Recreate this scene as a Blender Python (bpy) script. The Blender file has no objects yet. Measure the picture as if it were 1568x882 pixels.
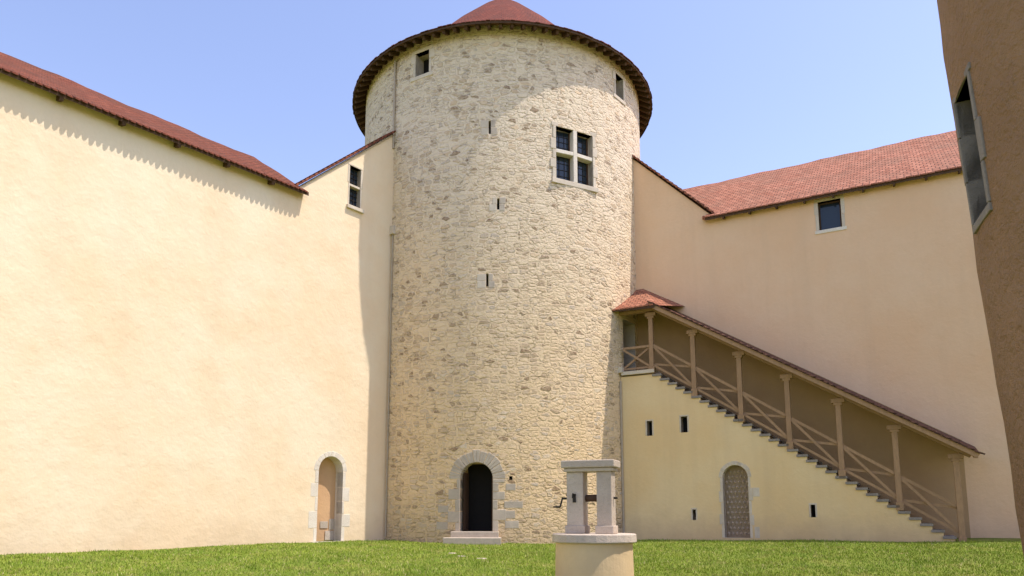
import bpy, math, random
import numpy as np
from mathutils import Vector
from mathutils.geometry import tessellate_polygon
random.seed(7); rng=np.random.default_rng(5)
scn=bpy.context.scene
COL=scn.collection
# ------------------------------------------------------------ node helpers
class NT:
    def __init__(s,name):
        s.m=bpy.data.materials.new(name); s.m.use_nodes=True
        s.t=s.m.node_tree; s.b=s.t.nodes['Principled BSDF']
        s.b.inputs['Roughness'].default_value=.9
        s.b.inputs['Specular IOR Level'].default_value=.2
    def n(s,typ,ins=None,**kw):
        nd=s.t.nodes.new(typ)
        for k,v in kw.items(): setattr(nd,k,v)
        for k,v in (ins or {}).items():
            if isinstance(v,bpy.types.NodeSocket): s.t.links.new(v,nd.inputs[k])
            else: nd.inputs[k].default_value=v
        return nd
    def link(s,a,b): s.t.links.new(a,b)
    def pos(s): return s.n('ShaderNodeNewGeometry').outputs['Position']
    def uv(s): return s.n('ShaderNodeTexCoord').outputs['UV']
    def mapping(s,v,scale=(1,1,1),loc=(0,0,0),rot=(0,0,0)):
        return s.n('ShaderNodeMapping',{0:v,'Scale':scale,'Location':loc,'Rotation':rot}).outputs[0]
    def noise(s,v,scale,detail=4,rough=.55,out=0):
        return s.n('ShaderNodeTexNoise',{'Vector':v,'Scale':scale,'Detail':min(detail,4),'Roughness':rough}).outputs[out]
    def vor(s,v,scale,feature='F1',rnd=1.0):
        return s.n('ShaderNodeTexVoronoi',{'Vector':v,'Scale':scale,'Randomness':rnd},feature=feature,voronoi_dimensions='2D')
    def rng(s,v,a,b,c=0.,d=1.,smooth=False):
        return s.n('ShaderNodeMapRange',{0:v,1:a,2:b,3:c,4:d},interpolation_type='SMOOTHSTEP' if smooth else 'LINEAR').outputs[0]
    def mix(s,f,a,b,mode='MIX'):
        nd=s.n('ShaderNodeMix',data_type='RGBA',blend_type=mode)
        for i,v in ((0,f),(6,a),(7,b)):
            if isinstance(v,bpy.types.NodeSocket): s.link(v,nd.inputs[i])
            elif i==0: nd.inputs[0].default_value=v
            else: nd.inputs[i].default_value=(v[0],v[1],v[2],1)
        return nd.outputs[2]
    def math(s,op,a,b=0.):
        nd=s.n('ShaderNodeMath',operation=op)
        for i,v in ((0,a),(1,b)):
            if isinstance(v,bpy.types.NodeSocket): s.link(v,nd.inputs[i])
            else: nd.inputs[i].default_value=v
        return nd.outputs[0]
    def bump(s,h,dist,strength=1.,prev=None):
        nd=s.n('ShaderNodeBump',{'Height':h,'Distance':dist,'Strength':strength})
        if prev is not None: s.link(prev,nd.inputs['Normal'])
        return nd.outputs[0]
    def fin(s,col=None,nrm=None,rough=None):
        if col is not None:
            if isinstance(col,bpy.types.NodeSocket): s.link(col,s.b.inputs['Base Color'])
            else: s.b.inputs['Base Color'].default_value=(*col,1)
        if nrm is not None: s.link(nrm,s.b.inputs['Normal'])
        if rough is not None: s.b.inputs['Roughness'].default_value=rough
        return s.m

def plaster(name,c1,c2,stain=(.45,.36,.26),rough_bump=.004,big=.02,stain_amt=.5,streak=.2,grain=.14,bs=1.7):
    t=NT(name); p=t.pos()
    f=t.rng(t.noise(p,.33,4,.65),.38,.62)
    c=t.mix(f,c1,c2)
    st=t.noise(t.mapping(p,(1.6,1.6,.12)),1.,4,.6)
    c=t.mix(t.rng(st,.48,.78,0,streak),c,stain)
    fine=t.noise(p,9,4,.7)
    c=t.mix(t.rng(fine,.3,.75,0,grain),c,[k*.72 for k in c1])
    z=t.n('ShaderNodeSeparateXYZ',{0:p}).outputs[2]
    n2=t.noise(p,bs,4,.6)
    zz=t.math('ADD',z,t.math('MULTIPLY',n2,-1.7))
    c=t.mix(t.rng(zz,-.9,.2,stain_amt,0.),c,stain)
    h=t.math('ADD',t.math('MULTIPLY',fine,rough_bump/big*2.),n2)
    return t.fin(c,t.bump(h,big),.93)

def rubble():
    t=NT('rubble_masonry'); uv=t.uv()
    warp=t.noise(uv,3.2,2,.5,out=1)
    w=t.n('ShaderNodeVectorMath',{0:warp,1:(.5,.5,.5)},operation='SUBTRACT').outputs[0]
    w=t.n('ShaderNodeVectorMath',{0:w,1:(.16,.09,0)},operation='MULTIPLY').outputs[0]
    v=t.n('ShaderNodeVectorMath',{0:uv,1:w},operation='ADD').outputs[0]
    fine=t.noise(uv,12,4,.7)
    cover=t.noise(uv,.45,4,.65)
    def layer(sc,loc,rn):
        m=t.mapping(v,sc,loc)
        e=t.vor(m,1.,'DISTANCE_TO_EDGE',rn).outputs['Distance']
        cc=t.n('ShaderNodeSeparateColor',{0:t.vor(m,1.,'F1',rn).outputs['Color']})
        return e,cc.outputs[0],cc.outputs[1],cc.outputs[2]
    ea,a1,a2,a3=layer((3.9,8.6,1),(0,0,0),.8)
    eb,b1,b2,b3=layer((2.9,6.4,1),(3.1,7.7,0),.75)
    sel=t.rng(t.noise(uv,.9,2,.6),.495,.505)
    def pick(a,b):
        nd=t.n('ShaderNodeMix',{0:sel,2:a,3:b},data_type='FLOAT'); return nd.outputs[0]
    e=pick(ea,eb);r1=pick(a1,b1);r2=pick(a2,b2);r3=pick(a3,b3)
    en=t.math('ADD',e,t.math('MULTIPLY',t.math('SUBTRACT',fine,.5),.26))
    body=t.rng(en,.09,.20,0,1,True)
    show=t.rng(t.math('ADD',r1,t.rng(cover,.3,.7,-.3,.3)),.48,.56)
    stone=t.math('MULTIPLY',body,show)
    scol=t.n('ShaderNodeValToRGB',{0:r2})
    el=scol.color_ramp.elements
    el[0].position=0;el[0].color=(.27,.17,.10,1)
    el[1].position=1;el[1].color=(.76,.62,.46,1)
    for pz,cl in ((.12,(.36,.25,.16,1)),(.22,(.55,.40,.26,1)),(.45,(.68,.49,.31,1)),(.62,(.56,.46,.36,1)),(.82,(.76,.55,.35,1))):
        x=el.new(pz);x.color=cl
    z=t.n('ShaderNodeSeparateXYZ',{0:uv}).outputs[1]
    zb=t.math('ADD',z,t.math('MULTIPLY',cover,8.))
    mort=t.mix(t.rng(zb,6.,18.),(.86,.62,.36),(.85,.70,.52))
    mort=t.mix(t.rng(fine,.4,.75,0,.35),mort,(.66,.47,.29))
    col=t.mix(t.math('MULTIPLY',stone,t.rng(fine,.3,.6,.4,.95)),mort,scol.outputs[0])
    gap=t.math('MULTIPLY',t.rng(en,.07,.0,0,1,True),t.rng(t.noise(uv,2.3,3,.6),.56,.62))
    col=t.mix(t.math('MULTIPLY',gap,.5),col,(.30,.20,.12))  # shadow in the gaps between stones, painted into the colour
    zz=t.math('ADD',z,t.math('MULTIPLY',cover,-2.5))
    col=t.mix(t.rng(zz,-1.2,.3,.45,0),col,(.38,.29,.20))
    h=t.math('MULTIPLY',body,t.rng(r3,0,1,.1,.9))
    h=t.math('SUBTRACT',h,t.math('MULTIPLY',gap,.5))
    h=t.math('ADD',h,t.math('MULTIPLY',t.rng(r2,.22,.1),-.7))
    h=t.math('ADD',h,t.math('MULTIPLY',fine,1.1))
    h=t.math('ADD',h,t.math('MULTIPLY',cover,1.0))
    return t.fin(col,t.bump(h,.045),.95)

def stone(name,c1,c2,sc=4.,bump=.006):
    t=NT(name); p=t.pos()
    c=t.mix(t.rng(t.noise(p,sc,4,.65),.35,.68),c1,c2)
    oi=t.n('ShaderNodeNewGeometry').outputs['Random Per Island']
    c=t.mix(t.rng(oi,0,1,0,.4),c,[k*.7 for k in c1])
    v=t.noise(p,sc*8,4,.7)
    c=t.mix(t.rng(v,.5,.75,0,.5),c,[k*.55 for k in c1])
    return t.fin(c,t.bump(v,bump*1.5),.9)

def tiles(name,c1,c2,c3,w=.17,h=.13):
    t=NT(name); uv=t.uv()
    br=t.n('ShaderNodeTexBrick',{'Vector':uv,'Color1':(0,0,0,1),'Color2':(1,1,1,1),'Mortar':(.5,.5,.5,1),'Scale':1.,'Mortar Size':.014,'Mortar Smooth':.2,'Brick Width':w,'Row Height':h,'Bias':0.})
    f=t.n('ShaderNodeSeparateColor',{0:br.outputs['Color']}).outputs[0]
    c=t.mix(f,c1,c2)
    c=t.mix(t.rng(t.noise(uv,.8,4,.65),.42,.7,0,.75),c,c3)
    c=t.mix(t.rng(t.noise(uv,6,4,.7),.48,.75,0,.6),c,[k*.5 for k in c1])
    c=t.mix(t.math('MULTIPLY',br.outputs['Fac'],.8),c,(.06,.03,.02))
    y=t.n('ShaderNodeSeparateXYZ',{0:uv}).outputs[1]
    saw=t.math('FRACT',t.math('DIVIDE',y,h))
    hh=t.math('SUBTRACT',t.math('SUBTRACT',1.,saw),t.math('MULTIPLY',br.outputs['Fac'],.5))
    hh=t.math('ADD',hh,t.math('MULTIPLY',f,.5))
    return t.fin(c,t.bump(hh,.04),.95)

def wood(name,c1,c2):
    t=NT(name); p=t.pos()
    c=t.mix(t.rng(t.noise(t.mapping(p,(6,6,2)),2.,4,.7),.35,.7),c1,c2)
    oi=t.n('ShaderNodeNewGeometry').outputs['Random Per Island']
    c=t.mix(t.rng(oi,0,1,0,.4),c,[k*.6 for k in c1])
    return t.fin(c,None,.85)

def flat(name,c,r=.9,metal=0.):
    t=NT(name); p=t.pos()
    cc=t.mix(t.noise(p,8,4,.6),[k*.8 for k in c],[min(1,k*1.15) for k in c])
    t.b.inputs['Metallic'].default_value=metal
    return t.fin(cc,None,r)

M={}
M['rubble']=rubble()
M['plL']=plaster('cream_render',(.87,.71,.505),(.85,.645,.425),(.62,.45,.29),big=.04,stain_amt=.5,streak=.12,bs=1.1)
M['plR']=plaster('peach_render',(.84,.575,.37),(.82,.53,.32),(.62,.42,.27),stain_amt=.55,streak=.26)
M['plS']=plaster('yellow_render',(.85,.64,.365),(.82,.58,.30),(.58,.41,.24),stain_amt=.65,streak=.28)
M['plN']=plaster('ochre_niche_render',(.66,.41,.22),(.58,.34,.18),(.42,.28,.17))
M['plShade']=plaster('stair_shade_ochre',(.50,.32,.165),(.43,.265,.14),(.34,.23,.13))  # darker ochre that paints in the shade under the stair roof
M['plB']=plaster('rough_brown_render',(.44,.265,.145),(.35,.205,.112),(.27,.17,.10),rough_bump=.045,big=.07,stain_amt=.2,streak=.4,grain=.5,bs=3.)
M['st']=stone('pale_limestone',(.66,.55,.43),(.76,.65,.52))
M['stg']=stone('grey_limestone',(.50,.415,.33),(.61,.51,.405))
M['std']=stone('dark_grey_stone',(.27,.23,.20),(.36,.31,.27))
M['stw']=stone('white_limestone',(.82,.73,.62),(.74,.64,.52))
M['well']=stone('weathered_stone',(.56,.45,.355),(.68,.57,.46),3.,.01)
M['tile']=tiles('terracotta_tiles',(.31,.11,.06),(.48,.205,.125),(.28,.14,.085),.2,.2)
M['tileL']=tiles('red_terracotta_tiles',(.19,.055,.032),(.27,.088,.052),(.14,.06,.04),.2,.15)
M['tileT']=tiles('red_brown_tiles',(.17,.040,.024),(.25,.066,.038),(.12,.042,.03),.2,.18)
M['tileS']=tiles('brown_tiles',(.14,.065,.042),(.23,.11,.068),(.11,.065,.045),.2,.16)
M['wood']=wood('weathered_oak',(.45,.275,.155),(.33,.205,.12))
M['woodd']=wood('dark_oak',(.11,.06,.035),(.07,.04,.025))
M['woodm']=wood('soffit_boards',(.22,.12,.07),(.15,.09,.055))
M['dark']=flat('interior_dark',(.015,.013,.012))
M['iron']=flat('wrought_iron',(.05,.042,.036),.6,.6)
M['zinc']=flat('zinc_pipe',(.46,.37,.28),.6,.1)
M['doorb']=wood('studded_door_boards',(.36,.26,.17),(.29,.21,.14))
M['door']=wood('pale_studded_wood',(.60,.46,.34),(.50,.38,.28))
g=NT('window_glass'); g.b.inputs['Base Color'].default_value=(.02,.03,.045,1); g.b.inputs['Roughness'].default_value=.08; g.b.inputs['Specular IOR Level'].default_value=.5
M['glass']=g.m

# ------------------------------------------------------------ mesh builder
class MB:
    def __init__(s): s.v=[];s.f=[];s.m=[];s.uv=[];s.mats=[]
    def mi(s,k):
        if k not in s.mats:s.mats.append(k)
        return s.mats.index(k)
    def poly(s,pts,mat,uvs=None):
        i=len(s.v); s.v+= [tuple(p) for p in pts]; s.f.append(tuple(range(i,i+len(pts)))); s.m.append(s.mi(mat))
        s.uv.append(uvs or [(p[0],p[2]) for p in pts])
    def hexa(s,c,mat):
        i=len(s.v); s.v+=[tuple(p) for p in c]
        for q in ((3,2,1,0),(4,5,6,7),(0,1,5,4),(1,2,6,5),(2,3,7,6),(3,0,4,7)):
            s.f.append(tuple(i+k for k in q)); s.m.append(s.mi(mat)); s.uv.append([(c[k][0]+c[k][1]*.6,c[k][2]) for k in q])
    def mbox(s,mp,a0,a1,z0,z1,d0,d1,mat):
        c=[mp(a0,z0,d1),mp(a1,z0,d1),mp(a1,z0,d0),mp(a0,z0,d0),mp(a0,z1,d1),mp(a1,z1,d1),mp(a1,z1,d0),mp(a0,z1,d0)]
        s.hexa(c,mat)
    def beam(s,p0,p1,w,h,mat,side=None):
        p0=Vector(p0);p1=Vector(p1);d=(p1-p0).normalized()
        up=Vector((0,0,1)) if abs(d.z)<.98 else Vector((0,1,0))
        sd=Vector(side) if side is not None else d.cross(up)
        sd=(sd-d*sd.dot(d)).normalized(); u=sd.cross(d).normalized()
        sd*=w/2;u*=h/2
        s.hexa([p0-sd-u,p0+sd-u,p1+sd-u,p1-sd-u,p0-sd+u,p0+sd+u,p1+sd+u,p1-sd+u],mat)
    def cyl(s,p0,p1,r0,r1,mat,n=24,jit=0):
        p0=Vector(p0);p1=Vector(p1);d=(p1-p0).normalized()
        a=d.orthogonal().normalized();b=d.cross(a)
        i=len(s.v);js=[1+random.uniform(-jit,jit) for _ in range(n)]
        for p,r in ((p0,r0),(p1,r1)):
            for k in range(n):
                t=2*math.pi*k/n; s.v.append(tuple(p+(a*math.cos(t)+b*math.sin(t))*r*js[k]))
        for k in range(n):
            q=(i+k,i+(k+1)%n,i+n+(k+1)%n,i+n+k); s.f.append(q);s.m.append(s.mi(mat));s.uv.append([(0,0)]*4)
        s.f.append(tuple(i+k for k in reversed(range(n))));s.m.append(s.mi(mat));s.uv.append([(0,0)]*n)
        s.f.append(tuple(i+n+k for k in range(n)));s.m.append(s.mi(mat));s.uv.append([(0,0)]*n)
    def obj(s,name,parent=None,bevel=0,smooth=False):
        me=bpy.data.meshes.new(name); me.from_pydata(s.v,[],s.f)
        for k in s.mats: me.materials.append(M[k])
        me.polygons.foreach_set('material_index',s.m)
        ul=me.uv_layers.new(name='UVMap'); fl=[c for f in s.uv for uv in f for c in uv[:2]]
        ul.data.foreach_set('uv',fl)
        if smooth: me.polygons.foreach_set('use_smooth',[True]*len(me.polygons))
        me.update()
        o=bpy.data.objects.new(name,me); COL.objects.link(o)
        if parent:o.parent=parent
        if bevel:
            b=o.modifiers.new('b','BEVEL');b.width=bevel;b.segments=2;b.limit_method='ANGLE'
        return o
def empty(name,loc=(0,0,0)):
    o=bpy.data.objects.new(name,None); COL.objects.link(o); return o

# ------------------------------------------------------------ frames
TC=(-.4,29.);TR=5.8
def tm(u,z,d):
    a=u/TR;r=TR+d; return (TC[0]+r*math.sin(a),TC[1]-r*math.cos(a),z)
def lm(s,z,d): return (-4.31-.6344*s+.773*d, 24.76-.773*s-.6344*d, z)
def sm(s,z,d): return (3.845+.8768*s-.481*d, 25.05-.481*s-.8768*d, z)
RD=-1.458
def rm(s,z,d): return sm(s+.141,z,d+RD)

def gz(X,Y):
    X=np.asarray(X,float);Y=np.asarray(Y,float)
    b=np.interp(Y,[-5,0,12,23,24],[-.75,-.72,-.35,.02,.03])
    w=np.clip((Y-11)/5,0,1)
    b=b+w*(.027*np.clip(X-3,0,11)+.028*np.clip(-3-X,0,12))
    return b+.018*np.sin(X*.9+1.3)*np.sin(Y*.7)+.01*np.sin(X*2.3+Y*1.7)

def planar_wall(mb,mp,outer,holes,thick,mat,flip=False):
    loops=[[Vector((a,b,0)) for a,b in outer]]+[[Vector((a,b,0)) for a,b in h[0]] for h in holes]
    flatp=[p for l in loops for p in l]
    for tri in tessellate_polygon(loops):
        pts=[flatp[i] for i in tri]
        ar=(pts[1]-pts[0]).cross(pts[2]-pts[0]).z
        if (ar<0)!=flip: pts=pts[::-1]
        mb.poly([mp(p.x,p.y,0) for p in pts],mat,[(p.x,p.y) for p in pts])
    n=len(outer)
    for i in range(n):
        a=outer[i];b=outer[(i+1)%n]
        mb.poly([mp(*a,0),mp(*b,0),mp(*b,-thick),mp(*a,-thick)],mat,[(a[0],a[1]),(b[0],b[1]),(b[0],b[1]),(a[0],a[1])])
    ls=[Vector((a,b,0)) for a,b in outer]
    for tri in tessellate_polygon([ls]):
        mb.poly([mp(ls[i].x,ls[i].y,-thick) for i in tri],mat)
    for pts,dep,bm,rv in holes:
        k=len(pts)
        for i in range(k):
            a=pts[i];b=pts[(i+1)%k]
            mb.poly([mp(*b,0),mp(*a,0),mp(*a,-dep),mp(*b,-dep)],rv,[(b[0],b[1]),(a[0],a[1]),(a[0],a[1]+.3),(b[0],b[1]+.3)])
        lh=[Vector((a,b,0)) for a,b in pts]
        for tri in tessellate_polygon([lh]):
            mb.poly([mp(lh[i].x,lh[i].y,-dep) for i in tri],bm,[(lh[i].x,lh[i].y) for i in tri])
def rect(a0,a1,z0,z1): return [(a0,z0),(a1,z0),(a1,z1),(a0,z1)]
def arch(a0,a1,z0,z1,n=12):
    r=(a1-a0)/2;c=(a0+a1)/2;zs=z1-r
    return [(a0,z0),(a1,z0)]+[(c+r*math.cos(math.pi*i/n),zs+r*math.sin(math.pi*i/n)) for i in range(n+1)]
def surround(mb,mp,a0,a1,z0,z1,w,mat,arched=True,proud=.02,depth=.25,nv=9,var=.12,hb=.36,wr=None):
    r=(a1-a0)/2;c=(a0+a1)/2;zs=z1-r if arched else z1
    for sgn,e in ((-1,a0),(1,a1)):
        z=z0;k=0
        while z<zs-.05:
            hh=min(hb*random.uniform(.8,1.2),zs-z)
            if zs-z-hh<.12: hh=zs-z
            ww=w*(1+ (var if k%2 else -var)*3*random.uniform(.5,1)); k+=1
            if sgn<0: mb.mbox(mp,e-ww,e,z+.004,z+hh-.004,-depth,proud+random.uniform(0,.01),mat)
            else: mb.mbox(mp,e,e+ww,z+.004,z+hh-.004,-depth,proud+random.uniform(0,.01),mat)
            z+=hh
    if arched:
        for i in range(nv):
            t0=math.pi*i/nv+.008;t1=math.pi*(i+1)/nv-.008;R=r+(wr or w)*random.uniform(.9,1.12)
            pr=proud+random.uniform(0,.01)
            P=lambda rr,t,d: mp(c+rr*math.cos(t),zs+rr*math.sin(t),d)
            tm_=(t0+t1)/2
            for ta,tb in ((t0,tm_),(tm_,t1)):
                mb.hexa([P(r,ta,pr),P(R,ta,pr),P(R,ta,-depth),P(r,ta,-depth),P(r,tb,pr),P(R,tb,pr),P(R,tb,-depth),P(r,tb,-depth)],mat)
    else:
        mb.mbox(mp,a0-w,a1+w,z1,z1+w*.9,-depth,proud+.005,mat)

# ------------------------------------------------------------ ROUND TOWER
tower=empty('round_stone_tower')
ops=[(1.97,3.49,12.48,14.43,.38,'dark'),(-3.27,-2.67,16.65,17.55,.45,'dark'),(4.85,5.4,16.6,17.5,.45,'dark'),
 (-.41,-.33,13.95,14.44,.4,'dark'),(-.11,-.03,11.2,11.6,.4,'dark'),(-.47,-.39,8.5,8.95,.4,'dark'),
 (-1.29,-.22,.40,2.61,.9,'dark'),(.31,.42,2.04,2.16,.3,'dark'),(5.0,5.95,5.95,7.95,.5,'dark')]
us=sorted(set([round(-math.pi*TR+i*(2*math.pi*TR)/150,4) for i in range(151)]+[o[0] for o in ops]+[o[1] for o in ops]))
zs=sorted(set([-1+.5*i for i in range(39)]+[o[2] for o in ops]+[o[3] for o in ops]+[18.15]))
zs=[z for z in zs if z<=18.15]
mb=MB()
for i in range(len(us)-1):
    for j in range(len(zs)-1):
        a,b=us[i],us[i+1];c,d=zs[j],zs[j+1];uc=(a+b)/2;zc=(c+d)/2
        if any(o[0]<uc<o[1] and o[2]<zc<o[3] for o in ops): continue
        mb.poly([tm(a,c,0),tm(b,c,0),tm(b,d,0),tm(a,d,0)],'rubble',[(a,c),(b,c),(b,d),(a,d)])
for a,b,c,d,dep,bm in ops:
    for p,q in (((a,c),(b,c)),((b,c),(b,d)),((b,d),(a,d)),((a,d),(a,c))):
        mb.poly([tm(*q,0),tm(*p,0),tm(*p,-dep),tm(*q,-dep)],'stg' if dep<.6 else 'rubble',[(q[0],q[1]),(p[0],p[1]),(p[0]+.4,p[1]+.4),(q[0]+.4,q[1]+.4)])
    mb.poly([tm(a,c,-dep),tm(b,c,-dep),tm(b,d,-dep),tm(a,d,-dep)],bm)
o=mb.obj('rubble_wall',tower)
mb=MB()
surround(mb,tm,1.97,3.49,12.48,14.43,.17,'st',False,.03,.2,hb=.42)
mb.mbox(tm,1.80,3.68,12.30,12.48,-.2,.09,'st')
mb.mbox(tm,2.66,2.82,12.48,14.43,-.26,.0,'stw')
mb.mbox(tm,1.97,2.66,13.46,13.60,-.26,-.003,'stw'); mb.mbox(tm,2.82,3.49,13.46,13.60,-.26,-.003,'stw')
surround(mb,tm,-3.27,-2.67,16.65,17.55,.16,'st',False,.02,.2,hb=.5,var=.2)
mb.mbox(tm,-3.5,-2.5,16.5,16.65,-.2,.04,'st')
surround(mb,tm,4.85,5.4,16.6,17.5,.15,'st',False,.02,.2,hb=.5)
mb.mbox(tm,4.7,5.55,16.45,16.6,-.2,.04,'st')
surround(mb,tm,-1.29,-.22,.40,2.61,.27,'stg',True,.008,.4,nv=11,wr=.38,hb=.33,var=.2)
for (u,z,h) in ((-.37,14.2,.55),(-.07,11.4,.5),(-.43,8.7,.5)):
    z0=z-h/2
    for k in range(2):
        mb.mbox(tm,u-.045-random.uniform(.14,.34),u-.045,z0+k*h/2,z0+(k+.96)*h/2,-.15,.008,'st')
        mb.mbox(tm,u+.045,u+.045+random.uniform(.1,.22),z0+k*h/2,z0+(k+.96)*h/2,-.15,.008,'stg')
for (u0,u1,z0,z1) in ((.18,.62,.5,.74),(.16,.5,.82,1.06),(.15,.75,1.14,1.36),(.2,.52,1.7,1.92),(-2.05,-1.68,1.0,1.22),(-2.1,-1.7,.45,.70)):
    mb.mbox(tm,u0,u1,z0,z1,-.1,.008,'stg')
mb.obj('stone_dressings',tower,.015)
mb=MB()
for (a0,a1,z0,z1) in ((2.0,2.65,12.5,13.45),(2.83,3.46,12.5,13.45),(2.0,2.65,13.61,14.42),(2.83,3.46,13.61,14.42)):
    mb.mbox(tm,a0,a1,z0,z1,-.30,-.28,'glass')
    n=4
    for k in range(1,3): mb.mbox(tm,a0+(a1-a0)*k/3-.008,a0+(a1-a0)*k/3+.008,z0,z1,-.28,-.265,'iron')
    for k in range(1,n): mb.mbox(tm,a0,a1,z0+(z1-z0)*k/n-.008,z0+(z1-z0)*k/n+.008,-.28,-.262,'iron')
    mb.mbox(tm,a0-.03,a0+.03,z0,z1,-.28,-.24,'woodd');mb.mbox(tm,a1-.03,a1+.03,z0,z1,-.28,-.24,'woodd')
mb.obj('mullion_window_glazing',tower)
mb=MB()
mb.mbox(tm,-1.62,.06,-.3,.22,-.1,.62,'stg'); mb.mbox(tm,-1.5,-.02,.1,.40,-.5,.30,'stg')
mb.obj('door_steps',tower,.02)
mb=MB()
mb.mbox(tm,-.30,-.22,.41,2.3,-.75,-.62,'woodd')
for k in range(6): mb.mbox(tm,-1.28+.05,-1.22,.41,2.3,-.8+.1*k,-.71+.1*k,'woodd')
mb.obj('open_door_leaf',tower)
mb=MB()
mb.cyl(tm(-4.30,14.2,.05),tm(-4.30,17.7,.05),.04,.04,'zinc',10)
mb.mbox(tm,-4.5,-4.12,10.9,11.2,-.1,.12,'st')
mb.cyl(tm(-4.22,.2,.04),tm(-4.22,11.0,.04),.025,.025,'zinc',8)
mb.obj('downpipe',tower)
def rev(mb,prof,mat,n=180,c=TC,voff=0):
    sl=0
    for (r0,z0),(r1,z1) in zip(prof[:-1],prof[1:]):
        L=math.hypot(r1-r0,z1-z0)
        for k in range(n):
            a=2*math.pi*k/n;b=2*math.pi*(k+1)/n
            P=lambda r,z,t:(c[0]+r*math.sin(t),c[1]-r*math.cos(t),z)
            mb.poly([P(r0,z0,a),P(r0,z0,b),P(r1,z1,b),P(r1,z1,a)],mat,[(a*5,sl),(b*5,sl),(b*5,sl+L),(a*5,sl+L)])
        sl+=L
EZ=17.80
mb=MB(); rev(mb,[(6.30,EZ),(6.30,EZ+.05),(5.6,EZ+.44),(4.9,EZ+.94),(4.2,EZ+1.62),(3.4,EZ+2.55),(2.5,EZ+3.55),(1.2,EZ+4.85),(.02,EZ+5.9)],'tileT')
mb.obj('conical_tile_roof',tower)
mb=MB(); rev(mb,[(5.78,EZ+.26),(6.29,EZ-.0)],'woodm')
for k in range(96):
    a=2*math.pi*k/96
    P=lambda r,z:(TC[0]+r*math.sin(a),TC[1]-r*math.cos(a),z)
    mb.beam(P(5.75,EZ+.18),P(6.24,EZ-.08),.10,.13,'woodd')
rev(mb,[(6.31,EZ-.05),(6.33,EZ-.05),(6.33,EZ+.03),(6.31,EZ+.03)],'woodd')
for k in range(230):
    a0=2*math.pi*(k+.04)/230;a1=2*math.pi*(k+.96)/230;r=6.36+random.uniform(-.015,.015);z=EZ+.02+random.uniform(-.008,.01)
    P=lambda r,z,a:(TC[0]+r*math.sin(a),TC[1]-r*math.cos(a),z)
    mb.hexa([P(r,z,a0),P(r,z,a1),P(6.2,z+.06,a1),P(6.2,z+.06,a0),P(r,z+.03,a0),P(r,z+.03,a1),P(6.2,z+.09,a1),P(6.2,z+.09,a0)],'tileT')
mb.obj('eaves_rafters',tower)

# ------------------------------------------------------------ wings
def eave_tiles(mb,mp,s0,s1,d,zfun,mat,w=.17,ln=.10,slope=.7,th=.03):
    n=int((s1-s0)/w)
    for i in range(n):
        a=s0+i*w;b=a+w;c=(a+b)/2
        L=ln*random.uniform(.85,1.15);dz=random.uniform(-.008,.008)
        z=zfun(c)+dz
        prof=[(a+.004,.0),(a+.01,.45),(a+.035,.8),(c,1.),(b-.035,.8),(b-.01,.45),(b-.004,0)]
        top=[mp(p,z+.05-slope*(L*q)+.02*(1-abs(p-c)/(w/2)),d+L*q) for p,q in prof]
        bot=[mp(p,z+.05-th-slope*(L*q),d+L*q) for p,q in prof]
        back_t=[mp(b-.008,z+.05+slope*.2,d-.2),mp(a+.008,z+.05+slope*.2,d-.2)]
        mb.poly(top+back_t,mat,[(p,-q*L) for p,q in prof]+[(b,.2),(a,.2)])
        mb.poly(bot[::-1],mat)
        for k in range(len(prof)-1): mb.poly([bot[k],bot[k+1],top[k+1],top[k]],mat,[(0,.05)]*4)
def lean_roof(mb,mp,s0,s1,d0,z0,back,slope,mat,under='woodm',th=.12,s0b=None):
    s0b=s0 if s0b is None else s0b
    L=back*math.hypot(1,slope)
    n=60
    for i in range(n):
        for j in range(6):
            def P(i,j):
                t=i/n;q=j/6;sa=(s0*(1-q)+s0b*q);s=sa+(s1-sa)*t
                z=z0+slope*back*q+.02*math.sin(s*1.3+q*5)*math.sin(q*3.14)*1.5+(.02*math.sin(s*2.1)+.012*math.sin(s*5.3) if j==6 else 0)
                return mp(s,z,d0-back*q),(s,L*q)
            q=[P(i,j),P(i+1,j),P(i+1,j+1),P(i,j+1)]
            mb.poly([a[0] for a in q],mat,[a[1] for a in q])
    mb.poly([mp(s0,z0-th,d0),mp(s1,z0-th,d0),mp(s1,z0-th+slope*back,d0-back),mp(s0b,z0-th+slope*back,d0-back)][::-1],under)
    mb.poly([mp(s0,z0-th,d0),mp(s1,z0-th,d0),mp(s1,z0,d0),mp(s0,z0,d0)],'woodd')
    mb.poly([mp(s0,z0-th,d0),mp(s0,z0,d0),mp(s0b,z0+slope*back,d0-back),mp(s0b,z0-th+slope*back,d0-back)],mat)
    mb.poly([mp(s0b,z0+slope*back-.05,d0-back),mp(s1,z0+slope*back-.05,d0-back),mp(s1,z0,d0-2*back),mp(s0b,z0,d0-2*back)],mat,[(0,0),(s1,0),(s1,L),(0,L)])
def verge(mb,mp,p0,p1,d0,d1,th,mat):
    L=math.hypot(p1[0]-p0[0],p1[1]-p0[1]);n=int(L/.22);ux=(p1[0]-p0[0])/L;uz=(p1[1]-p0[1])/L
    nx,nz=-uz,ux
    if nz<0:nx,nz=-nx,-nz
    for i in range(n):
        a=i*L/n;b=(i+1.12)*L/n
        A=(p0[0]+ux*a,p0[1]+uz*a);B=(p0[0]+ux*b,p0[1]+uz*b)
        la,lb=(.0,.035) if uz<0 else (.035,.0)
        c=[]
        dd=d1+random.uniform(-.012,.012)
        for q in (0,th):
            for (pt,ex,d) in ((A,la,dd),(B,lb,dd),(B,lb,d0),(A,la,d0)):
                c.append(mp(pt[0]+nx*(q+ex),pt[1]+nz*(q+ex),d))
        mb.hexa(c,mat)
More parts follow.
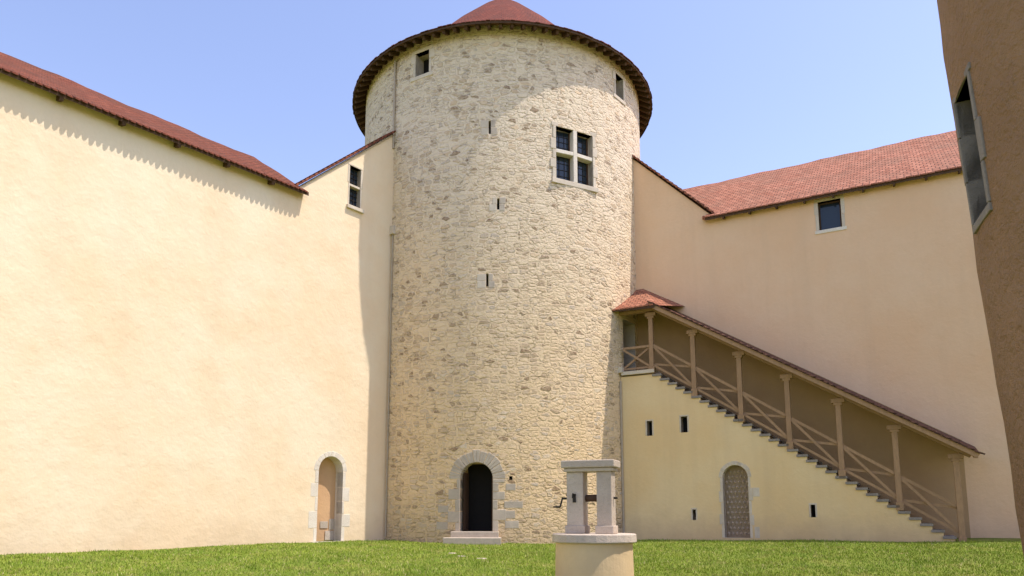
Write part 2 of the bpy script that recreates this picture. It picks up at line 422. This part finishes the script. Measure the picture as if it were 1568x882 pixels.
# LEFT wing
lw=empty('castle_wing')
mb=MB()
outer=[(-1.6,-1.2),(26,-1.2),(26,11.2),(4.05,11.2),(.15,14.72),(-1.6,14.9)]
planar_wall(mb,lm,outer,[(arch(1.84,2.78,.1,2.78),.38,'plN','stw'),(rect(1.5,1.97,11.37,12.82),.3,'dark','stg')],.7,'plL',True)
mb.obj('rendered_wall',lw)
mb=MB()
surround(mb,lm,1.84,2.78,.1,2.78,.20,'stw',True,.003,.3,nv=6,var=.22,wr=.17,hb=.46)
surround(mb,lm,1.5,1.97,11.37,12.82,.07,'st',False,.012,.2,hb=.7)
mb.mbox(lm,1.38,2.08,11.25,11.37,-.2,.1,'st')
mb.mbox(lm,1.5,1.97,12.10,12.18,-.2,-.02,'st')
mb.mbox(lm,1.75,3.0,-.3,.10,-.5,.1,'stw')
mb.obj('stone_dressings',lw,.01)
mb=MB()
mb.mbox(lm,1.86,2.2,.12,.42,-.37,-.35,'stg'); mb.mbox(lm,1.86,2.05,.45,.8,-.37,-.352,'stg'); mb.mbox(lm,2.1,2.4,.5,.72,-.37,-.355,'stg')
mb.obj('blocking_stones',lw,.02)
mb=MB()
mb.mbox(lm,1.5,1.97,11.37,12.82,-.25,-.2,'glass')
for k in range(1,3): mb.mbox(lm,1.5+.157*k-.01,1.5+.157*k+.01,11.37,12.82,-.2,-.17,'iron')
for k in range(1,9): mb.mbox(lm,1.5,1.97,11.37+.16*k-.008,11.37+.16*k+.008,-.2,-.165,'iron')
mb.obj('leaded_window',lw)
mb=MB()
lean_roof(mb,lm,3.75,27,.28,11.10,3.4,.68,'tileL')
eave_tiles(mb,lm,3.8,26,.28,lambda s:11.07,'tileL',.165,.09)
s=5.0
while s<26:
    mb.beam(lm(s,11.12,-.3),lm(s,10.97,.27),.09,.12,'woodd'); s+=1.45
verge(mb,lm,(4.2,11.12),(.0,14.88),-.75,.10,.05,'tileL')
mb.poly([lm(4.15,11.10,.06),lm(.0,14.80,.06),lm(.0,14.80,-.6),lm(4.15,11.10,-.6)],'woodd')
mb.obj('tile_roof',lw)
# RIGHT wing
rw=empty('castle_wing.001')
mb=MB()
outer=[(-1.2,-1.2),(26,-1.2),(26,11.65),(3.0,11.65),(-.1,14.75),(-1.2,14.9)]
planar_wall(mb,rm,outer,[(rect(6.5,7.2,10.42,11.42),.3,'dark','stg')],.6,'plR')
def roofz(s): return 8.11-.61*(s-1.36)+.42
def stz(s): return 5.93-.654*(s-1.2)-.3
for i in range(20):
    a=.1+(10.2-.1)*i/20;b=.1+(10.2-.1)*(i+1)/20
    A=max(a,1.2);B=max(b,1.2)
    mb.poly([sm(a,stz(A),RD+.005),sm(b,stz(B),RD+.005),sm(b,roofz(B),RD+.005),sm(a,roofz(A),RD+.005)],'plShade')  # added panel on the wall, stair roof shade put into its colour
mb.obj('rendered_wall',rw)
mb=MB()
surround(mb,rm,6.5,7.2,10.42,11.42,.11,'st',False,.012,.2,hb=.5,var=.05)
mb.mbox(rm,6.36,7.34,10.30,10.42,-.2,.03,'stw')
mb.obj('stone_dressings',rw,.01)
mb=MB()
mb.mbox(rm,6.5,7.2,10.42,11.42,-.25,-.2,'glass')
mb.mbox(rm,6.5,6.55,10.42,11.42,-.2,-.15,'woodd');mb.mbox(rm,7.15,7.2,10.42,11.42,-.2,-.15,'woodd')
mb.mbox(rm,6.55,7.15,11.37,11.42,-.2,-.15,'woodd')
mb.obj('window_sash',rw)
mb=MB()
lean_roof(mb,rm,2.75,27,.24,11.58,5.5,.7,'tile',s0b=-.6)
eave_tiles(mb,rm,2.75,26,.24,lambda s:11.56,'tile',.2,.06)
s=3.4
while s<26:
    mb.beam(rm(s,11.55,-.2),rm(s,11.44,.24),.06,.08,'woodd'); s+=.9
verge(mb,rm,(-.1,14.80),(3.12,11.62),-.65,.10,.05,'tile')
mb.poly([rm(-.1,14.75,.06),rm(3.05,11.62,.06),rm(3.05,11.62,-.55),rm(-.1,14.75,-.55)],'woodd')
mb.obj('tile_roof',rw)

# ------------------------------------------------------------ COVERED STAIRCASE
st=empty('covered_staircase')
NS=32;RUN=.267;RISE=.175;S0=1.2;Z0=5.93
prof=[(0.02,-1.2),(S0+NS*RUN,-1.2)]
for i in reversed(range(NS)):
    z=Z0-RISE*(i+1)-.08
    prof.append((S0+(i+1)*RUN,z)); prof.append((S0+i*RUN,z))
prof+= [(S0,Z0-.17),(0.02,Z0-.17)]
pr=[]
for p in prof:
    if not pr or abs(p[0]-pr[-1][0])+abs(p[1]-pr[-1][1])>1e-4: pr.append(p)
mb=MB()
holes=[(arch(3.42,4.21,.2,2.52),.28,'doorb','stg'),(rect(.92,1.11,3.62,4.13),.3,'dark','stg'),(rect(2.11,2.33,3.67,4.21),.3,'dark','stg'),
 (rect(2.40,2.51,.76,1.10),.3,'dark','stg'),(rect(6.03,6.16,.85,1.23),.3,'dark','stg')]
planar_wall(mb,sm,pr,holes,1.44,'plS')
mb.obj('rendered_stair_wall',st)
mb=MB()
surround(mb,sm,3.42,4.21,.2,2.52,.11,'st',True,.006,.2,nv=7,var=.12,wr=.13,hb=.4)
mb.mbox(sm,4.35,4.55,1.5,1.78,-.1,.006,'st');mb.mbox(sm,4.35,4.5,.2,.55,-.1,.006,'st')
for r in ((.92,1.11,3.62,4.13),(2.11,2.33,3.67,4.21),(2.40,2.51,.76,1.10),(6.03,6.16,.85,1.23)):
    surround(mb,sm,*r,.05,'st',False,.006,.15,hb=.6,var=.02)
mb.obj('stone_dressings',st,.008)
mb=MB()
for i in range(-1,7):
    for j in range(13):
        cx=3.42+.79*(i+.5+(.5 if j%2 else 0))/6;cz=.33+j*.165
        if cz>2.13 and (cx-3.815)**2+(cz-2.125)**2>.34**2: continue
        if not 3.47<cx<4.16: continue
        w=.05
        P=[sm(cx-w,cz,-.278),sm(cx,cz-w*1.35,-.278),sm(cx+w,cz,-.278),sm(cx,cz+w*1.35,-.278)];T=sm(cx,cz,-.22)
        for k in range(4): mb.poly([P[k],P[(k+1)%4],T],'door')
mb.obj('studded_door',st)
mb=MB()
for i in range(NS):
    a=S0+i*RUN;z=Z0-RISE*(i+1)
    mb.mbox(sm,a-.03,a+RUN+.03,z-.075,z,-1.44,.045,'std')
    mb.mbox(sm,a-.03,a,z-.0,z+RISE-.08,-1.44,-.01,'stg')
mb.mbox(sm,.06,S0+.05,Z0-.12,Z0,-1.44,.09,'st')
mb.obj('stone_steps',st)
PS=[(1.15,8.06,5.93),(2.6,7.25,5.02),(4.09,6.33,4.06),(5.53,5.43,3.16),(6.97,4.54,2.2),(8.44,3.63,1.26),(9.92,2.72,.20)]
def rl(s): return Z0-.654*(s-S0)
mb=MB()
for k,(s,zt,zb) in enumerate(PS):
    zb2=min(zb,rl(s)) if k else Z0
    mb.mbox(sm,s-.075,s+.075,zb2-.1,zt-.08,-.13,.02,'wood')
    mb.mbox(sm,s-.19,s+.19,zt-.22,zt-.09,-.14,.03,'wood')
    mb.mbox(sm,s-.12,s+.12,zt-.30,zt-.222,-.138,.028,'wood')
    mb.mbox(sm,s-.10,s+.10,zb2-.14,zb2+.10,-.15,.045,'wood')
mb.obj('posts',st,.008)
mb=MB()
for (a,b) in zip(PS[:-1],PS[1:]):
    s0=a[0]+.075;s1=b[0]-.075
    mb.beam(sm(s0,rl(s0)+.88,-.055),sm(s1,rl(s1)+.88,-.055),.08,.085,'wood')
    mb.beam(sm(s0,rl(s0)+.16,-.055),sm(s1,rl(s1)+.16,-.055),.07,.075,'wood')
    mb.beam(sm(s0,rl(s0)+.84,-.03),sm(s1,rl(s1)+.20,-.03),.045,.075,'wood')
    mb.beam(sm(s0,rl(s0)+.20,-.08),sm(s1,rl(s1)+.84,-.08),.045,.075,'wood')
mb.beam(sm(.12,6.78,-.055),sm(1.07,6.78,-.055),.08,.08,'wood');mb.beam(sm(.12,6.03,-.055),sm(1.07,6.03,-.055),.06,.07,'wood')
mb.beam(sm(.12,6.74,-.03),sm(1.07,6.07,-.03),.045,.07,'wood');mb.beam(sm(.12,6.07,-.08),sm(1.07,6.74,-.08),.045,.07,'wood')
mb.obj('cross_brace_railing',st)
mb=MB()
def ez(s): return 8.11-.61*(s-1.36)
def sroof(s,d,off=0): return ez(s)+(.3-d)*.2+off
mb.beam(sm(1.0,sroof(1.0,-.055)-.15,-.055),sm(10.3,sroof(10.3,-.055)-.15,-.055),.13,.15,'wood')
for k in range(22):
    s=1.35+k*.42
    mb.beam(sm(s,sroof(s,.27)-.07,.27),sm(s,sroof(s,-1.44)-.07,-1.44),.07,.08,'wood')
c=[sm(s,sroof(s,d,o),d) for o in (-.03,.0) for s,d in ((1.2,.30),(10.45,.30),(10.45,-1.44),(1.2,-1.44))]
mb.hexa(c,'woodm')
mb.beam(sm(1.2,ez(1.2)-.03,.31),sm(10.45,ez(10.45)-.03,.31),.03,.14,'wood')
mb.beam(sm(10.38,ez(10.38)-.06,.32),sm(10.38,sroof(10.38,-1.44)-.06,-1.44),.1,.16,'wood')
mb.mbox(sm,-.15,1.3,8.02,8.12,-.12,.02,'wood')
mb.obj('roof_timbers',st)
mb=MB()
n=44
for i in range(n):
    for j in range(10):
        def P(i,j):
            s=1.15+(10.5-1.15)*i/n;d=.36-(.36+1.45)*j/10
            return sm(s,sroof(s,d,.05),d),(s*1.17,(.36-d))
        q=[P(i,j),P(i+1,j),P(i+1,j+1),P(i,j+1)];mb.poly([a[0] for a in q],'tileS',[a[1] for a in q])
verge(mb,sm,(1.15,ez(1.15)+.04),(10.55,ez(10.55)+.04),.2,.36,.03,'tileS')
A=sm(-.15,8.16,.36);B=sm(1.42,8.10,.36);Cc=sm(.45,9.35,-1.45);D=sm(-.45,9.35,-1.45);E=sm(2.0,8.45,-1.45)
mb.poly([A,B,Cc,D],'tile',[(0,0),(1.6,0),(.9,2.1),(0,2.1)])
mb.poly([B,E,Cc],'tile',[(0,0),(2,0),(1,1.6)])
A2,B2,C2,D2=[(p[0],p[1],p[2]-.09) for p in (A,B,sm(.45,9.3,-1.45),sm(-.45,9.3,-1.45))]
mb.poly([A2,D2,C2,B2],'woodm');mb.poly([A2,B2,B,A],'woodd')
eave_tiles(mb,sm,-.15,1.4,.33,lambda s:8.12,'tile',.17,.07,.6)
mb.obj('tile_roof',st)
mb=MB()
mb.cyl(sm(-.12,2.0,.08),sm(-.12,6.1,.08),.05,.05,'zinc',10)
mb.mbox(sm,-.25,.12,5.9,6.1,-.05,.14,'st')
mb.cyl(sm(.02,0,.05),sm(.02,5.6,.05),.04,.04,'zinc',10)
mb.obj('downpipe',st)

# ------------------------------------------------------------ NEAR BROWN TOWER
bt=empty('round_rendered_tower')
BC=(8.51,6.97)
def br(z): return 3.0+(z-.9)*.05
def bm_(u,z,d):
    a=u/3.2;r=br(z)+d; return (BC[0]+r*math.sin(a),BC[1]-r*math.cos(a),z)
mb=MB()
bo=[(-6.5,-5.84,4.42,6.05)]
us=sorted(set([-3.2*math.pi+i*3.2*2*math.pi/120 for i in range(121)]+[bo[0][0],bo[0][1]]));zs=sorted(set([-1.5+.5*i for i in range(28)]+[4.42,6.05]))
w1=lambda u,z:.018*math.sin(u*1.9+z*.8)*math.sin(z*1.3+u*.5)+.008*math.sin(z*4.1+u*3)
for i in range(len(us)-1):
    for j in range(len(zs)-1):
        a,b=us[i],us[i+1];c,d=zs[j],zs[j+1]
        if any(o[0]<(a+b)/2<o[1] and o[2]<(c+d)/2<o[3] for o in bo): continue
        mb.poly([bm_(a,c,w1(a,c)),bm_(b,c,w1(b,c)),bm_(b,d,w1(b,d)),bm_(a,d,w1(a,d))],'plB',[(a,c),(b,c),(b,d),(a,d)])
for a,b,c,d in bo:
    for p,q in (((a,c),(b,c)),((b,c),(b,d)),((b,d),(a,d)),((a,d),(a,c))):
        mb.poly([bm_(*q,.0),bm_(*p,.0),bm_(*p,-.35),bm_(*q,-.35)],'std')
    mb.poly([bm_(a,c,-.35),bm_(b,c,-.35),bm_(b,d,-.35),bm_(a,d,-.35)],'dark')
mb.obj('rough_render_wall',bt)
mb=MB()
surround(mb,bm_,-6.5,-5.84,4.42,6.05,.09,'std',False,.022,.2,hb=.5,var=.15)
mb.mbox(bm_,-6.55,-5.78,4.32,4.42,-.2,.03,'std')
mb.obj('window_surround',bt,.01)
mb=MB(); rev(mb,[(3.62,11.9),(4.1,11.9),(4.1,12.0),(.02,15.)],'tileT',60,BC)
mb.obj('conical_tile_roof',bt)

# ------------------------------------------------------------ WELL
wl=empty('stone_well')
WC=Vector((1.50,13.35,0))
gW=float(gz(WC.x,WC.y))
mb=MB()
mb.cyl(WC+Vector((0,0,gW-.3)),WC+Vector((0,0,.42)),.72,.70,'plS',64)
mb.obj('curb_wall',wl)
mb=MB(); mb.cyl(WC+Vector((0,0,.42)),WC+Vector((0,0,.575)),.775,.765,'well',26,.012)
mb.obj('coping_slab',wl,.02)
th=math.radians(22)
rt=Vector((math.cos(th),-math.sin(th),0)); fr=Vector((-math.sin(th),-math.cos(th),0))
wo=Vector((1.455,13.35,0))
def wm(a,z,d): p=wo+rt*a+fr*d; return (p.x,p.y,z)
mb=MB()
for a0,a1 in ((-.42,-.10),(.15,.43)):
    mb.mbox(wm,a0,a1,.575,1.70,-.15,.15,'well')
    mb.mbox(wm,a0-.03,a1+.03,.577,.72,-.18,.18,'well')
mb.obj('pillars',wl,.014)
mb=MB()
mb.mbox(wm,-.46,.47,1.70,1.77,-.20,.20,'well')
mb.mbox(wm,-.50,.51,1.772,1.91,-.25,.25,'well')
mb.obj('lintel',wl,.018)
mb=MB()
mb.cyl(wm(-.56,1.22,0),wm(.50,1.22,0),.02,.02,'iron',12)
mb.cyl(wm(-.09,1.22,0),wm(.14,1.22,0),.065,.065,'woodd',16)
mb.cyl(wm(-.55,1.22,0),wm(-.55,1.06,.14),.016,.016,'iron',8)
mb.cyl(wm(-.55,1.06,.14),wm(-.68,1.06,.14),.016,.016,'iron',8)
mb.cyl(wm(-.46,1.30,.0),wm(-.40,1.22,.0),.03,.03,'iron',8)
mb.mbox(wm,-.30,-.24,1.14,1.30,.15,.165,'iron')
mb.cyl(wm(-.27,1.26,.16),wm(-.27,1.30,.24),.013,.013,'iron',8)
mb.cyl(wm(-.27,1.30,.24),wm(-.27,1.22,.27),.013,.013,'iron',8)
mb.obj('windlass_and_crank',wl)

# ------------------------------------------------------------ GROUND
t=NT('lawn_grass'); p=t.pos()
c=t.mix(t.rng(t.noise(p,.55,4,.65),.35,.65),(.14,.20,.022),(.22,.26,.035))
c=t.mix(t.rng(t.noise(p,5,4,.7),.4,.7,0,.6),c,(.28,.27,.07))
c=t.mix(t.rng(t.noise(p,1.1,4,.7),.58,.74,0,.8),c,(.38,.29,.14))
M['lawn']=t.fin(c,t.bump(t.noise(p,14,4,.8),.05),.95)
def axis(a,b,st_,ext):
    core=np.arange(a,b+.01,st_); out=[ext,250,120,60,35]
    return np.array(sorted(set([-e for e in out if -e<a-5]+[e for e in out if e>b+5]+list(np.round(core,3)))))
xs=axis(-20,20,.5,900);ys=axis(-8,30,.5,900)
XX,YY=np.meshgrid(xs,ys);ZZ=gz(np.clip(XX,-20,20),np.clip(YY,-5,30))
v=np.stack([XX.ravel(),YY.ravel(),ZZ.ravel()],1).tolist();nx=len(xs)
f=[(j*nx+i,j*nx+i+1,(j+1)*nx+i+1,(j+1)*nx+i) for j in range(len(ys)-1) for i in range(nx-1)]
me=bpy.data.meshes.new('lawn');me.from_pydata(v,[],f);me.materials.append(M['lawn']);me.polygons.foreach_set('use_smooth',[True]*len(f))
o=bpy.data.objects.new('lawn',me);COL.objects.link(o)
t=NT('grass_blades'); p=t.pos()
oi=t.n('ShaderNodeNewGeometry').outputs['Random Per Island']
c=t.mix(oi,(.19,.27,.024),(.34,.40,.05))
c=t.mix(t.rng(t.noise(p,.8,4,.65),.4,.65,0,.7),c,(.17,.27,.028))
c=t.mix(t.rng(t.noise(p,1.7,4,.7),.53,.69,0,.8),c,(.48,.42,.13))
c=t.mix(t.math('GREATER_THAN',oi,.95),c,(.50,.42,.2))
M['blade']=t.fin(c,None,.7)
N=230000
Y=12.2+ rng.random(N)*14.5
X=(rng.random(N)*2-1)*.76*Y
def inside(X,Y):
    dl=(X+4.31)*.773+(Y-24.76)*-.6344
    ds=(X-3.845)*-.481+(Y-25.05)*-.8768
    dt=np.hypot(X-TC[0],Y-TC[1])-TR
    db=np.hypot(X-BC[0],Y-BC[1])-3.05
    dw=np.hypot(X-WC.x,Y-WC.y)-.73
    e=.18+.13*np.sin(X*1.9)+.1*np.sin(X*5.1+Y)
    return (dl>e)&(ds>e)&(dt>e)&(db>.05)&(dw>.02)
k=inside(X,Y);X=X[k];Y=Y[k];N=len(X)
Z=gz(X,Y)
cl=.6+.5*np.sin(X*1.3+np.sin(Y*2.1)*2)*np.sin(Y*1.1+X*.4)
a=rng.random(N)*6.283;h=(.015+.03*rng.random(N))*(1+.6*cl)+.05*(rng.random(N)>.985);w=.006+.007*rng.random(N)
lean=(rng.random((N,2))-.5)*.07
V=np.zeros((N,3,3))
V[:,0]=np.stack([X-np.cos(a)*w,Y-np.sin(a)*w,Z-.005],1);V[:,1]=np.stack([X+np.cos(a)*w,Y+np.sin(a)*w,Z-.005],1)
V[:,2]=np.stack([X+lean[:,0],Y+lean[:,1],Z+h],1)
me=bpy.data.meshes.new('grass');me.vertices.add(N*3);me.vertices.foreach_set('co',V.ravel())
me.loops.add(N*3);me.loops.foreach_set('vertex_index',np.arange(N*3,dtype=np.int32))
me.polygons.add(N);me.polygons.foreach_set('loop_start',np.arange(0,N*3,3,dtype=np.int32));me.polygons.foreach_set('loop_total',np.full(N,3,dtype=np.int32))
me.materials.append(M['blade']);me.update(calc_edges=True)
o=bpy.data.objects.new('grass',me);COL.objects.link(o)
mb=MB()
for (x,y,r) in ((-1.30,18.6,.13),(-.75,18.0,.15),(-1.6,19.6,.12)):
    z=float(gz(x,y)); mb.cyl((x,y,z-.05),(x,y,z+.02),r,r*.8,'stg',9,.2)
mb.obj('stepping_stones',None,.01)

# ------------------------------------------------------------ light, sky, camera
az=77.;el=64.
sx,sy=math.sin(math.radians(az)),-math.cos(math.radians(az))
ce=math.cos(math.radians(el));dirv=Vector((sx*ce,sy*ce,math.sin(math.radians(el))))
sl=bpy.data.lights.new('sun','SUN');sl.energy=5;sl.angle=math.radians(.53);sl.color=(1,.94,.85)
so=bpy.data.objects.new('sun',sl);COL.objects.link(so);so.rotation_euler=dirv.to_track_quat('Z','Y').to_euler()
w=bpy.data.worlds.new('World');scn.world=w;w.use_nodes=True;nt=w.node_tree
sk=nt.nodes.new('ShaderNodeTexSky');sk.sky_type='NISHITA';sk.sun_disc=False
sk.sun_elevation=math.radians(el);sk.sun_rotation=math.atan2(sx,sy)
sk.air_density=1.0;sk.dust_density=.7;sk.ozone_density=1.3
mx=nt.nodes.new('ShaderNodeMix');mx.data_type='RGBA';mx.blend_type='MULTIPLY';mx.inputs[0].default_value=1
nt.links.new(sk.outputs[0],mx.inputs[6]);mx.inputs[7].default_value=(2.3,1.95,2.0,1)
nt.links.new(mx.outputs[2],nt.nodes['Background'].inputs[0]);nt.nodes['Background'].inputs[1].default_value=.15
cd=bpy.data.cameras.new('camera');cd.sensor_width=36;cd.lens=1100/1568*36;cd.shift_y=194/1568;cd.clip_end=3000
co=bpy.data.objects.new('camera',cd);COL.objects.link(co);co.location=(0,0,.9);co.rotation_euler=(math.radians(98),0,0)
scn.camera=co
scn.view_settings.view_transform='Standard';scn.view_settings.look='None';scn.view_settings.exposure=0
